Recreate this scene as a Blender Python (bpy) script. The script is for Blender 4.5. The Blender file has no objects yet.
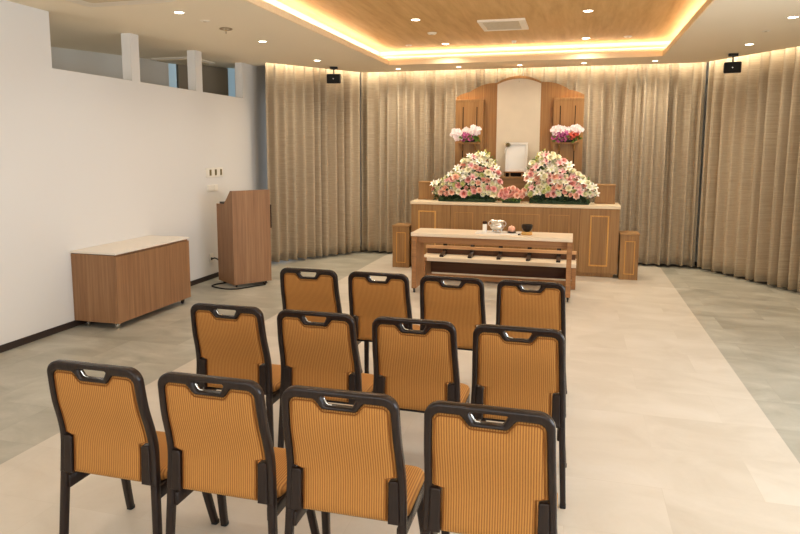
import bpy, bmesh, math, random
from mathutils import Vector, Matrix
from math import sin, cos, pi, radians, sqrt, atan2
S = bpy.context.scene
COL = S.collection
rnd = random.Random(11)

# ------------------------------------------------------------------ materials
def lin(c):
    c = c / 255.0
    return c / 12.92 if c <= .04045 else ((c + .055) / 1.055) ** 2.4
def rgb(r, g, b): return (lin(r), lin(g), lin(b), 1)

class NT:
    def __init__(s, name, rough=.5, spec=.4):
        s.m = bpy.data.materials.new(name); s.m.use_nodes = True
        s.n = s.m.node_tree.nodes; s.l = s.m.node_tree.links
        s.b = s.n['Principled BSDF']
        s.b.inputs['Roughness'].default_value = rough
        s.b.inputs['Specular IOR Level'].default_value = spec
        s.co = s.n.new('ShaderNodeTexCoord')
    def new(s, t): return s.n.new(t)
    def link(s, a, b): s.l.new(a, b)
    def mapped(s, scale, src='Object', rot=(0, 0, 0)):
        m = s.new('ShaderNodeMapping'); m.inputs['Scale'].default_value = scale
        m.inputs['Rotation'].default_value = rot
        s.link(s.co.outputs[src], m.inputs['Vector']); return m.outputs['Vector']
    def noise(s, vec, scale=1, detail=3, rough=.5, dist=0):
        n = s.new('ShaderNodeTexNoise'); n.inputs['Scale'].default_value = scale
        n.inputs['Detail'].default_value = detail; n.inputs['Roughness'].default_value = rough
        n.inputs['Distortion'].default_value = dist
        s.link(vec, n.inputs['Vector']); return n.outputs['Fac']
    def ramp(s, fac, stops):
        r = s.new('ShaderNodeValToRGB'); e = r.color_ramp.elements
        while len(e) < len(stops): e.new(.5)
        for i, (p, c) in enumerate(stops): e[i].position = p; e[i].color = c
        s.link(fac, r.inputs['Fac']); return r.outputs['Color']
    def mix(s, fac, a, b, mode='MIX'):
        x = s.new('ShaderNodeMix'); x.data_type = 'RGBA'; x.blend_type = mode
        for k, v in ((0, fac), (6, a), (7, b)):
            if hasattr(v, 'links'): s.link(v, x.inputs[k])
            else: x.inputs[k].default_value = v
        return x.outputs[2]
    def math(s, op, a, b=0.0):
        x = s.new('ShaderNodeMath'); x.operation = op
        for k, v in ((0, a), (1, b)):
            if hasattr(v, 'links'): s.link(v, x.inputs[k])
            else: x.inputs[k].default_value = v
        return x.outputs[0]
    def color(s, c):
        if hasattr(c, 'links'): s.link(c, s.b.inputs['Base Color'])
        else: s.b.inputs['Base Color'].default_value = c
    def bump(s, h, strength=.2, dist=.002):
        b = s.new('ShaderNodeBump'); b.inputs['Strength'].default_value = strength
        b.inputs['Distance'].default_value = dist
        s.link(h, b.inputs['Height']); s.link(b.outputs['Normal'], s.b.inputs['Normal'])

def plain(name, c, rough=.5, spec=.4, metal=0, var=.06, vs=30):
    t = NT(name, rough, spec)
    f = t.noise(t.mapped((1, 1, 1)), vs, 3)
    d = tuple(x * (1 - var) for x in c[:3]) + (1,); u = tuple(min(1, x * (1 + var)) for x in c[:3]) + (1,)
    t.color(t.ramp(f, [(.3, d), (.7, u)]))
    t.b.inputs['Metallic'].default_value = metal
    return t.m

def wood(name, dark, mid, light, axis='z', rough=.42, fine=1.0, spec=.35):
    t = NT(name, rough, spec)
    k = 60 * fine; l = 1.6
    sc = {'z': (k, k, l), 'x': (l, k, k), 'y': (k, l, k)}[axis]
    f1 = t.noise(t.mapped(sc), 1, 4, .6, .3)
    sc2 = {'z': (9, 9, .5), 'x': (.5, 9, 9), 'y': (9, .5, 9)}[axis]
    f2 = t.noise(t.mapped(sc2), 1, 2, .5, .6)
    f = t.math('ADD', t.math('MULTIPLY', f1, .65), t.math('MULTIPLY', f2, .35))
    t.color(t.ramp(f, [(.36, dark), (.5, mid), (.66, light)]))
    t.bump(f1, .08, .001)
    return t.m

def wall_mat(name, c, rough=.85, sc=90):
    t = NT(name, rough, .2)
    v = t.mapped((1, 1, 1))
    f = t.noise(v, sc, 3); g = t.noise(v, 1.1, 2)
    d = tuple(x * .965 for x in c[:3]) + (1,)
    t.color(t.mix(t.math('MULTIPLY', g, .8), c, d))
    t.bump(f, .12, .002)
    return t.m

M = {}
M['wall'] = wall_mat('wall_paper', rgb(221, 218, 213))
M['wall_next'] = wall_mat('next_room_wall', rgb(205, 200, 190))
M['ceiling'] = wall_mat('ceiling_paint', rgb(238, 224, 198), .9, 140)
M['cove'] = wall_mat('cove_paint', rgb(240, 232, 215))
M['recess_wood'] = wood('recess_ceiling_wood', rgb(192, 150, 94), rgb(204, 163, 106), rgb(214, 175, 118), 'y', .6, .25, .2)
M['fascia'] = wood('fascia_wood', rgb(236, 210, 168), rgb(242, 218, 178), rgb(246, 224, 186), 'x', .5, .6)
M['altar'] = wood('altar_oak', rgb(132, 95, 54), rgb(151, 111, 65), rgb(166, 126, 78), 'z', .45)
M['altar_h'] = wood('altar_oak_horizontal', rgb(134, 97, 56), rgb(153, 113, 67), rgb(168, 128, 80), 'x', .45)
M['panel'] = wood('back_panel_oak', rgb(146, 103, 59), rgb(164, 119, 69), rgb(178, 133, 81), 'z', .45)
M['gold'] = wood('moulding_wood', rgb(190, 136, 66), rgb(204, 150, 76), rgb(216, 164, 90), 'z', .3)
M['pale_top'] = wood('pale_laminate', rgb(214, 194, 166), rgb(222, 203, 176), rgb(230, 213, 188), 'x', .35, .8)
M['bench_wood'] = wood('bench_wood', rgb(138, 94, 56), rgb(156, 109, 67), rgb(172, 123, 78), 'x', .45)
M['moulding_soft'] = wood('soft_moulding_wood', rgb(166, 118, 64), rgb(178, 128, 70), rgb(188, 138, 80), 'z', .35)
M['counter'] = plain('cream_counter', rgb(226, 206, 174), .35, .4, 0, .02)
M['ring'] = plain('bronze_ring', rgb(158, 136, 104), .4, .4)
M['rail_wood'] = wood('rail_wood', rgb(188, 142, 98), rgb(204, 158, 112), rgb(216, 172, 126), 'x', .4)
M['bench_dark'] = wood('bench_dark_wood', rgb(78, 46, 24), rgb(92, 56, 30), rgb(104, 66, 36), 'x', .5)  # bench wood with the shade put into its colour
M['cab'] = wood('cabinet_walnut', rgb(128, 92, 62), rgb(143, 104, 71), rgb(156, 117, 82), 'z', .5, .8)
M['dark_gap'] = plain('dark_gap', rgb(40, 26, 16), .7, .2)
M['white_top'] = plain('white_laminate', rgb(226, 216, 202), .4, .4, 0, .02)
M['chair_wood'] = None
t = NT('dark_stained_beech', .5, .12)
f = t.noise(t.mapped((120, 120, 5)), 1, 3, .6)
t.color(t.ramp(f, [(.35, rgb(24, 14, 10)), (.65, rgb(36, 22, 16))]))
t.b.inputs['Coat Weight'].default_value = 1; t.b.inputs['Coat Roughness'].default_value = .2; t.b.inputs['Coat IOR'].default_value = 1.32
M['chair_wood'] = t.m

def corduroy(name, hi, lo):
    t = NT(name, .8, .25)
    sep = t.new('ShaderNodeSeparateXYZ'); t.link(t.co.outputs['Object'], sep.inputs[0])
    w = t.math('MULTIPLY', sep.outputs['X'], 2 * pi / .0086)
    w = t.math('ADD', w, t.math('MULTIPLY', t.noise(t.mapped((14, 14, 5)), 1, 2), 1.2))
    s_ = t.math('ADD', t.math('MULTIPLY', t.math('SINE', w), .5), .5)
    g = t.noise(t.mapped((260, 260, 60)), 1, 2)
    h = t.math('ADD', t.math('MULTIPLY', s_, .75), t.math('MULTIPLY', g, .25))
    t.color(t.ramp(h, [(.12, lo), (.75, hi)]))
    t.bump(h, .35, .002)
    t.b.inputs['Sheen Weight'].default_value = .25; t.b.inputs['Sheen Roughness'].default_value = .4
    t.b.inputs['Sheen Tint'].default_value = rgb(255, 200, 120)
    return t.m
M['fabric'] = corduroy('orange_corduroy', rgb(186, 131, 67), rgb(134, 86, 40))
M['piping'] = plain('brown_piping', rgb(126, 76, 30), .8, .2)
M['chrome'] = plain('chrome', rgb(200, 198, 192), .2, .5, 1, .02)
M['black'] = plain('black_plastic', rgb(27, 24, 22), .45, .4, 0, .1)
M['rubber'] = plain('black_rubber', rgb(22, 20, 19), .7, .3, 0, .1)
M['baseboard'] = plain('dark_baseboard', rgb(48, 36, 30), .5, .4)
M['plate'] = plain('white_plastic', rgb(232, 226, 214), .4, .4, 0, .02)
M['switch'] = plain('olive_switch', rgb(120, 104, 62), .4, .4)
M['cream'] = plain('cream_panel', rgb(226, 212, 188), .55, .3, 0, .02, 8)
M['white'] = plain('white_lacquer', rgb(238, 234, 226), .35, .4, 0, .01)
M['silver'] = plain('silver', rgb(226, 222, 214), .34, .6, 1, .02)
M['porcelain'] = plain('porcelain', rgb(240, 236, 228), .18, .5, 0, .02)
M['copper'] = plain('pink_porcelain', rgb(226, 168, 138), .25, .5, 0, .05)
M['bronze'] = plain('dark_bronze', rgb(38, 31, 27), .28, .5, .6, .1)
M['cushion'] = plain('gold_brocade', rgb(196, 150, 84), .7, .3, 0, .2, 160)
M['tray'] = plain('white_tray', rgb(232, 226, 216), .3, .4, 0, .02)
M['charcoal'] = plain('charcoal_ash', rgb(52, 38, 30), .9, .2, 0, .2, 90)
M['photo'] = plain('blank_portrait', rgb(236, 234, 228), .3, .4, 0, .015, 4)
M['grille'] = plain('vent_white', rgb(236, 226, 208), .5, .3, 0, .02)
M['grille_dark'] = plain('vent_grey', rgb(206, 188, 156), .6, .3)

# floor vinyl tiles
def tile_mat(name, a, b, c, seam):
    t = NT(name, .42, .45)
    v = t.mapped((1, 1, 1))
    br = t.new('ShaderNodeTexBrick'); t.link(v, br.inputs['Vector'])
    br.inputs['Scale'].default_value = 1; br.inputs['Brick Width'].default_value = .92
    br.inputs['Row Height'].default_value = .46; br.inputs['Mortar Size'].default_value = .0016
    br.inputs['Mortar Smooth'].default_value = .6; br.offset = .5
    br.inputs['Color1'].default_value = (.25, .25, .25, 1); br.inputs['Color2'].default_value = (.75, .75, .75, 1)
    br.inputs['Mortar'].default_value = (.5, .5, .5, 1)
    sep = t.new('ShaderNodeSeparateColor'); t.link(br.outputs['Color'], sep.inputs[0])
    # shift the cloud pattern per tile so that tiles read apart
    ad = t.new('ShaderNodeVectorMath'); ad.operation = 'ADD'
    cmb = t.new('ShaderNodeCombineXYZ'); t.link(t.math('MULTIPLY', sep.outputs[0], 9.0), cmb.inputs[2])
    t.link(v, ad.inputs[0]); t.link(cmb.outputs[0], ad.inputs[1])
    mp = t.new('ShaderNodeMapping'); mp.inputs['Scale'].default_value = (1.5, 2.2, 1); t.link(ad.outputs[0], mp.inputs['Vector'])
    n1 = t.noise(mp.outputs[0], 1.2, 5, .55, .8)
    n2 = t.noise(v, 42, 3, .6)
    f = t.math('ADD', t.math('MULTIPLY', n1, .8), t.math('MULTIPLY', sep.outputs[0], .09))
    f = t.math('ADD', f, t.math('MULTIPLY', n2, .08))
    col = t.ramp(f, [(.34, a), (.52, b), (.7, c)])
    t.color(t.mix(t.math('MULTIPLY', br.outputs['Fac'], .35), col, seam))
    t.b.inputs['Coat Weight'].default_value = .12; t.b.inputs['Coat Roughness'].default_value = .35
    t.bump(n2, .03, .001)
    return t.m
M['floor_light'] = tile_mat('cream_vinyl_tile', rgb(192, 181, 164), rgb(202, 192, 176), rgb(210, 201, 187), rgb(182, 168, 146))
M['floor_grey'] = tile_mat('grey_vinyl_tile', rgb(146, 141, 126), rgb(168, 163, 148), rgb(190, 186, 171), rgb(120, 112, 98))

def curtain_mat(name, a, b, c):
    t = NT(name, .85, .15)
    f1 = t.noise(t.mapped((7, 95, 1), 'UV'), 1, 4, .65)
    f2 = t.noise(t.mapped((260, 40, 1), 'UV'), 1, 2, .5)
    f = t.math('ADD', t.math('MULTIPLY', f1, .82), t.math('MULTIPLY', f2, .18))
    t.color(t.ramp(f, [(.32, a), (.5, b), (.68, c)]))
    t.bump(f, .15, .002)
    t.b.inputs['Sheen Weight'].default_value = .15
    return t.m
M['curtain'] = curtain_mat('slub_linen', rgb(158, 141, 117), rgb(174, 156, 131), rgb(188, 171, 145))
M['curtain_next'] = curtain_mat('grey_drape', rgb(116, 102, 84), rgb(134, 120, 100), rgb(150, 136, 116))

def emit(name, c, strength):
    t = NT(name, .5)
    t.color(c); t.b.inputs['Emission Color'].default_value = c
    t.b.inputs['Emission Strength'].default_value = strength
    return t.m
M['lamp'] = emit('lamp_diffuser', rgb(255, 240, 214), 14)
M['led'] = emit('led_strip', rgb(255, 222, 165), 20)
M['daywin'] = emit('daylit_glass', rgb(160, 184, 196), .36)
t = NT('window_glass', .05, .5)
tr = t.new('ShaderNodeBsdfTransparent'); gl = t.new('ShaderNodeBsdfGlossy'); gl.inputs['Roughness'].default_value = .02
mx = t.new('ShaderNodeMixShader'); mx.inputs[0].default_value = .08
t.link(tr.outputs[0], mx.inputs[1]); t.link(gl.outputs[0], mx.inputs[2])
t.link(mx.outputs[0], t.n['Material Output'].inputs['Surface'])
M['glass'] = t.m

def petal_mat(name, centre, edge, r=.05, rough=.6):
    t = NT(name, rough, .25)
    ln = t.new('ShaderNodeVectorMath'); ln.operation = 'LENGTH'; t.link(t.co.outputs['Object'], ln.inputs[0])
    f = t.math('DIVIDE', ln.outputs['Value'], r)
    n = t.noise(t.mapped((1, 1, 1)), 60, 2)
    f = t.math('ADD', f, t.math('MULTIPLY', t.math('SUBTRACT', n, .5), .3))
    t.color(t.ramp(f, [(.25, centre), (.95, edge)]))
    t.b.inputs['Subsurface Weight'].default_value = .0
    return t.m
P = {
 'lily_pink': petal_mat('pink_lily_petal', rgb(232, 140, 146), rgb(248, 206, 200)),
 'lily_white': petal_mat('white_lily_petal', rgb(236, 232, 180), rgb(252, 247, 234)),
 'rose_peach': petal_mat('peach_rose_petal', rgb(240, 172, 140), rgb(250, 214, 192)),
 'rose_pink': petal_mat('pink_rose_petal', rgb(234, 146, 140), rgb(248, 198, 188)),
 'rose_cream': petal_mat('cream_rose_petal', rgb(242, 234, 190), rgb(252, 246, 222)),
 'mum_white': petal_mat('white_chrysanthemum_petal', rgb(238, 234, 176), rgb(252, 248, 236)),
 'mum_green': petal_mat('lime_chrysanthemum_petal', rgb(204, 208, 120), rgb(236, 236, 190)),
 'carn_pink': petal_mat('salmon_carnation_petal', rgb(236, 160, 138), rgb(250, 204, 186)),
 'orchid_white': petal_mat('white_orchid_petal', rgb(244, 220, 220), rgb(248, 236, 232)),
 'orchid_magenta': petal_mat('magenta_orchid_petal', rgb(150, 30, 96), rgb(226, 120, 176)),
 'rose_coral': petal_mat('coral_rose_petal', rgb(206, 70, 54), rgb(236, 120, 98)),
 'bud': petal_mat('yellow_green_bud', rgb(186, 180, 70), rgb(220, 210, 120)),
}
M['blos_cream'] = plain('cream_blossom', rgb(244, 232, 190), .6, .2, 0, .05)
M['blos_pink'] = plain('pale_pink_blossom', rgb(244, 196, 180), .6, .2, 0, .06)
M['blos_white'] = plain('white_blossom', rgb(250, 244, 230), .6, .2, 0, .03)
M['leaf'] = plain('dark_leaf', rgb(42, 66, 30), .5, .4, 0, .35, 14)
M['leaf_light'] = plain('fresh_leaf', rgb(102, 128, 52), .5, .4, 0, .3, 14)
M['stamen'] = plain('orange_stamen', rgb(196, 110, 30), .7, .2)

# ------------------------------------------------------------------ mesh helpers
class MB:
    def __init__(s): s.bm = bmesh.new()
    def box(s, x0, x1, y0, y1, z0, z1, bev=0, mat=None, seg=2):
        b = bmesh.new()
        bmesh.ops.create_cube(b, size=1)
        for v in b.verts:
            v.co = Vector(((x0 + x1) / 2 + v.co.x * (x1 - x0), (y0 + y1) / 2 + v.co.y * (y1 - y0), (z0 + z1) / 2 + v.co.z * (z1 - z0)))
        if bev: bmesh.ops.bevel(b, geom=b.edges[:], offset=bev, segments=seg, affect='EDGES', profile=.5)
        if mat is not None: bmesh.ops.transform(b, matrix=mat, verts=b.verts[:])
        return s.merge(b)
    def merge(s, b):
        m = bpy.data.meshes.new('t'); b.to_mesh(m); b.free(); s.bm.from_mesh(m); bpy.data.meshes.remove(m); return s
    def lathe(s, prof, c=(0, 0, 0), n=24, mat=None):
        b = bmesh.new(); rings = []
        for r, z in prof:
            if r < 1e-5: rings.append([b.verts.new((0, 0, z))])
            else: rings.append([b.verts.new((r * cos(2 * pi * i / n), r * sin(2 * pi * i / n), z)) for i in range(n)])
        for a, d in zip(rings, rings[1:]):
            for i in range(n):
                j = (i + 1) % n
                if len(a) == 1 and len(d) == 1: continue
                if len(a) == 1: b.faces.new((a[0], d[j], d[i]))
                elif len(d) == 1: b.faces.new((a[i], a[j], d[0]))
                else: b.faces.new((a[i], a[j], d[j], d[i]))
        if len(rings[0]) > 1: b.faces.new(rings[0][::-1])
        if len(rings[-1]) > 1: b.faces.new(rings[-1])
        bmesh.ops.recalc_face_normals(b, faces=b.faces[:])
        if mat is not None: bmesh.ops.transform(b, matrix=mat, verts=b.verts[:])
        bmesh.ops.translate(b, vec=Vector(c), verts=b.verts[:])
        return s.merge(b)
    def tube(s, pts, r, n=10, closed=False):
        b = bmesh.new(); pts = [Vector(p) for p in pts]; N = len(pts); rings = []
        up = Vector((0, 0, 1))
        for i, p in enumerate(pts):
            a = pts[(i - 1) % N] if (closed or i > 0) else p
            c = pts[(i + 1) % N] if (closed or i < N - 1) else p
            d = (c - a).normalized()
            u = up if abs(d.dot(up)) < .95 else Vector((0, 1, 0))
            e1 = d.cross(u).normalized(); e2 = e1.cross(d)
            rr = r[i] if isinstance(r, (list, tuple)) else r
            rings.append([b.verts.new(p + e1 * rr * cos(2 * pi * k / n) + e2 * rr * sin(2 * pi * k / n)) for k in range(n)])
        rng = range(N if closed else N - 1)
        for i in rng:
            a, c = rings[i], rings[(i + 1) % N]
            for k in range(n):
                j = (k + 1) % n; b.faces.new((a[k], a[j], c[j], c[k]))
        if not closed: b.faces.new(rings[0][::-1]); b.faces.new(rings[-1])
        bmesh.ops.recalc_face_normals(b, faces=b.faces[:])
        return s.merge(b)
    def loft(s, loops, cap=True):
        b = bmesh.new(); R = [[b.verts.new(p) for p in L] for L in loops]
        for a, c in zip(R, R[1:]):
            n = len(a)
            for k in range(n):
                j = (k + 1) % n; b.faces.new((a[k], a[j], c[j], c[k]))
        if cap: b.faces.new(R[0][::-1]); b.faces.new(R[-1])
        bmesh.ops.recalc_face_normals(b, faces=b.faces[:])
        return s.merge(b)
    def prism(s, poly, d, axis='y', at=0, mat=None):
        """poly in two axes, extruded along the third from at to at+d"""
        f = {'y': lambda u, v, w: (u, w, v), 'x': lambda u, v, w: (w, u, v), 'z': lambda u, v, w: (u, v, w)}[axis]
        b = bmesh.new()
        A = [b.verts.new(f(u, v, at)) for u, v in poly]; B = [b.verts.new(f(u, v, at + d)) for u, v in poly]
        n = len(poly)
        for k in range(n):
            j = (k + 1) % n; b.faces.new((A[k], A[j], B[j], B[k]))
        fa = b.faces.new(A[::-1]); fb = b.faces.new(B)
        bmesh.ops.triangulate(b, faces=[fa, fb])
        bmesh.ops.recalc_face_normals(b, faces=b.faces[:])
        if mat is not None: bmesh.ops.transform(b, matrix=mat, verts=b.verts[:])
        return s.merge(b)
    def quad(s, *p):
        s.bm.faces.new([s.bm.verts.new(q) for q in p]); return s
    def build(s, name, mat, parent=None, smooth=False, **props):
        me = bpy.data.meshes.new(name); s.bm.to_mesh(me); s.bm.free()
        for m in (mat if isinstance(mat, list) else [mat]): me.materials.append(m)
        if smooth:
            for p in me.polygons: p.use_smooth = True
            try: me.set_sharp_from_angle(angle=radians(smooth if smooth is not True else 40))
            except Exception: pass
        o = bpy.data.objects.new(name, me); COL.objects.link(o)
        if parent: o.parent = parent
        for k, v in props.items(): o[k] = v
        return o

def thing(name, label, cat, loc=(0, 0, 0), rz=0, group=None):
    o = bpy.data.objects.new(name, None); COL.objects.link(o); o.empty_display_size = .1
    o.location = loc; o.rotation_euler = (0, 0, rz); return tag(o, label, cat, group)
def tag(o, label, cat, group=None):
    o['label'] = label; o['category'] = cat
    if group: o['group'] = group
    return o
def structure(o): o['kind'] = 'structure'; return o
def copy_tree(root, loc, label, rz=None):
    r = root.copy(); COL.objects.link(r); r.location = loc
    if rz is not None: r.rotation_euler = (0, 0, rz)
    r['label'] = label
    for ch in root.children:
        c = ch.copy(); COL.objects.link(c); c.parent = r
        for g in ch.children:
            d = g.copy(); COL.objects.link(d); d.parent = c
    return r
def rrect(w, d, r, n=6, cx=0, cy=0):
    out = []
    for (sx, sy, a0) in ((1, 1, 0), (-1, 1, 90), (-1, -1, 180), (1, -1, 270)):
        for i in range(n + 1):
            a = radians(a0 + 90 * i / n)
            out.append((cx + sx * (w / 2 - r) + r * cos(a), cy + sy * (d / 2 - r) + r * sin(a)))
    return out
def interp(tab, x):
    if x <= tab[0][0]: return tab[0][1]
    for (a, b), (c, d) in zip(tab, tab[1:]):
        if x <= c: return b + (d - b) * (x - a) / (c - a)
    return tab[-1][1]
def smoothint(tab, x):
    """Catmull-Rom through tab"""
    n = len(tab)
    if x <= tab[0][0]: return tab[0][1]
    if x >= tab[-1][0]: return tab[-1][1]
    for i in range(n - 1):
        if x <= tab[i + 1][0]:
            x0, y0 = tab[i]; x1, y1 = tab[i + 1]
            m0 = (tab[i + 1][1] - tab[i - 1][1]) / (tab[i + 1][0] - tab[i - 1][0]) if i else (y1 - y0) / (x1 - x0)
            m1 = (tab[i + 2][1] - y0) / (tab[i + 2][0] - x0) if i + 2 < n else (y1 - y0) / (x1 - x0)
            h = x1 - x0; t_ = (x - x0) / h
            return (2 * t_**3 - 3 * t_**2 + 1) * y0 + (t_**3 - 2 * t_**2 + t_) * h * m0 + (-2 * t_**3 + 3 * t_**2) * y1 + (t_**3 - t_**2) * h * m1

# ------------------------------------------------------------------ room
CZ = 2.837                       # soffit height
XL, XR = -4.48, 2.84             # side walls
YF, YB = -2.6, 10.0              # wall behind the camera, wall behind the curtains
b = MB(); bm = b.bm
xs = [-8.2, -2.87, 1.203, XR + .15]
for i in range(3):
    f = bm.faces.new([bm.verts.new(p) for p in ((xs[i], YF, 0), (xs[i + 1], YF, 0), (xs[i + 1], YB + .1, 0), (xs[i], YB + .1, 0))])
    f.material_index = 1 if i == 1 else 0
structure(b.build('floor', [M['floor_grey'], M['floor_light']]))

# soffit with the recess opening; the strip over the curtains is a slot
RX0, RX1, RY0, RY1 = -2.61, 1.01, 1.6, 8.86
SL = .12                          # curtain slot, measured from the curtain line
cur = [(-4.22, 8.28), (-3.285, 9.72), (1.665, 9.72), (2.60, 8.26), (2.70, 8.05)]
b = MB()
def soff(poly): b.prism(poly, .03, 'z', CZ)
soff([(XL, YF), (RX0, YF), (RX0, 8.2), (-4.17, 8.2), (-4.30, 8.46), (XL, 8.54)])
soff([(RX1, YF), (XR, YF), (XR, 7.9), (2.60, 7.95), (2.53, 8.2), (RX1, 8.2)])
soff([(RX0, YF), (RX1, YF), (RX1, RY0), (RX0, RY0)])
soff([(-4.17, 8.2), (RX0, 8.2), (RX0, RY1), (RX1, RY1), (RX1, 8.2), (2.53, 8.2), (1.60, 9.62), (-3.22, 9.62)])
structure(b.build('ceiling', M['ceiling']))
b = MB(); b.box(XL - .4, XR + .1, 7.8, YB + .1, 3.12, 3.15)
structure(b.build('ceiling_slot', M['ceiling']))
# recess
b = MB(); b.box(RX0 - .25, RX1 + .25, RY0 - .25, RY1 + .25, 3.05, 3.07)
structure(b.build('ceiling_recess', M['recess_wood']))
b = MB()
for (x0, x1, y0, y1) in ((RX0 - .2, RX0 - .18, RY0 - .2, RY1 + .2), (RX1 + .18, RX1 + .2, RY0 - .2, RY1 + .2),
                         (RX0 - .2, RX1 + .2, RY1 + .18, RY1 + .2), (RX0 - .2, RX1 + .2, RY0 - .2, RY0 - .18)):
    b.box(x0, x1, y0, y1, CZ + .03, 3.05)
structure(b.build('ceiling_cove', M['cove']))
b = MB()
for (x0, x1, y0, y1) in ((RX0, RX0 + .018, RY0, RY1), (RX1 - .018, RX1, RY0, RY1),
                         (RX0 + .018, RX1 - .018, RY1 - .018, RY1), (RX0 + .018, RX1 - .018, RY0, RY0 + .018)):
    b.box(x0, x1, y0, y1, CZ - .004, 2.897, .002)
structure(b.build('trim_1', M['fascia']))
b = MB(); b.box(RX0 - .16, RX1 + .16, RY1 + .15, RY1 + .18, 2.957, 2.977, .002)
structure(b.build('trim_2', M['fascia']))

# left wall with the high openings and their posts
b = MB(); WT = XL - .11
b.box(WT, XL, YF, 8.54, 0, 2.355)
b.box(WT, XL, YF, 4.755, 2.355, CZ)
for y0, y1 in ((5.815, 5.945), (6.985, 7.125), (8.12, 8.54)): b.box(WT, XL, y0, y1, 2.355, CZ)
structure(b.build('wall_left', M['wall']))
b = MB(); b.box(-4.80, -4.74, 8.54, YB + .1, 0, 3.12); b.box(-4.80, WT, 8.48, 8.54, 0, 3.12)
structure(b.build('wall_left_return', M['wall']))
b = MB(); b.box(-4.86, XR + .15, YB, YB + .1, 0, 3.12); structure(b.build('wall_back', M['wall']))
b = MB(); fw = (-3.6, 1.9, .6, 2.45)
for q in ((-8.2, fw[0], 0, CZ + .03), (fw[1], XR + .15, 0, CZ + .03), (fw[0], fw[1], 0, fw[2]), (fw[0], fw[1], fw[3], CZ + .03)): b.box(q[0], q[1], YF - .1, YF, q[2], q[3])
structure(b.build('wall_front', M['wall']))
b = MB()
for k in range(5):
    x = fw[0] + (fw[1] - fw[0] - .05) * k / 4; b.box(x, x + .05, YF - .07, YF - .03, fw[2], fw[3])
b.box(fw[0], fw[1], YF - .07, YF - .03, fw[2], fw[2] + .05); b.box(fw[0], fw[1], YF - .07, YF - .03, fw[3] - .05, fw[3])
w = structure(b.build('window_5', M['white']))  # unseen window, added to brighten the ceiling and chair backs
g = MB(); g.box(fw[0] + .05, fw[1] - .05, YF - .052, YF - .048, fw[2] + .05, fw[3] - .05); g.build('pane', M['glass'], w)
# right wall with two tall windows (outside the picture, they give the cool daylight)
b = MB(); wins = ((-.6, 1.9), (2.7, 5.2)); zb, zt = .5, 2.4
yy = YF
for a, c in wins:
    b.box(XR, XR + .15, yy, a, 0, CZ); b.box(XR, XR + .15, a, c, 0, zb); b.box(XR, XR + .15, a, c, zt, CZ); yy = c
b.box(XR, XR + .15, yy, YB, 0, CZ); b.box(XR, XR + .15, 7.9, YB, CZ, 3.12)
structure(b.build('wall_right', M['wall']))
for i, (a, c) in enumerate(wins):
    b = MB(); t_ = .05; m_ = (a + c) / 2
    for q in ((a, a + t_, zb, zt), (c - t_, c, zb, zt), (m_ - .02, m_ + .02, zb, zt), (a, c, zb, zb + t_), (a, c, zt - t_, zt)):
        b.box(XR + .04, XR + .10, q[0], q[1], q[2], q[3])
    w = structure(b.build('window_%d' % (i + 1), M['white']))
    g = MB(); g.box(XR + .065, XR + .07, a + t_, c - t_, zb + t_, zt - t_); g.build('pane', M['glass'], w)
b = MB(); b.box(XL, XL + .012, YF, 8.54, 0, .06, .002)
structure(b.build('baseboard_left', M['baseboard']))
b = MB(); b.box(-4.74, XR, YB - .012, YB, 0, .06); structure(b.build('baseboard_back', M['baseboard']))
b = MB(); b.box(XR - .012, XR, YF, YB, 0, .06); structure(b.build('baseboard_right', M['baseboard']))

# the next room, seen over the wall
def slab(name, mat, p, q, z0, z1, th=.05):
    p, q = Vector((*p, 0)), Vector((*q, 0)); d = (q - p).normalized(); n = Vector((-d.y, d.x, 0)) * th
    b = MB(); b.prism([(p.x, p.y), (q.x, q.y), (q.x + n.x, q.y + n.y), (p.x + n.x, p.y + n.y)], z1 - z0, 'z', z0)
    return b.build(name, mat)
structure(slab('wall_far', M['wall_next'], (-7.6, 2.3), (-5.40, 7.77), 0, CZ))
structure(slab('window_3', M['daywin'], (-5.40, 7.77), (-5.355, 7.88), 0, CZ))
slab_c = slab('drape', M['curtain_next'], (-5.33, 7.90), (-4.97, 8.58), 0.02, CZ - .01, .04)
tag(slab_c, 'plain grey-brown drape in the next room, seen through the third high opening', 'curtain')
structure(slab('window_4', M['daywin'], (-4.97, 8.60), (-4.83, 8.88), 0, CZ))
b = MB(); b.box(-8.2, XL, YF, 8.54, CZ, CZ + .03); b.box(-8.2, -4.80, 8.54, 10.1, CZ, CZ + .03); structure(b.build('ceiling_next', M['ceiling']))
b = MB(); b.box(-8.2, -8.1, YF, 10.1, 0, CZ); structure(b.build('wall_next', M['wall_next']))
b = MB(); b.box(-8.2, -4.86, 10.0, 10.1, 0, CZ); structure(b.build('wall_end', M['wall_next']))

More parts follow.
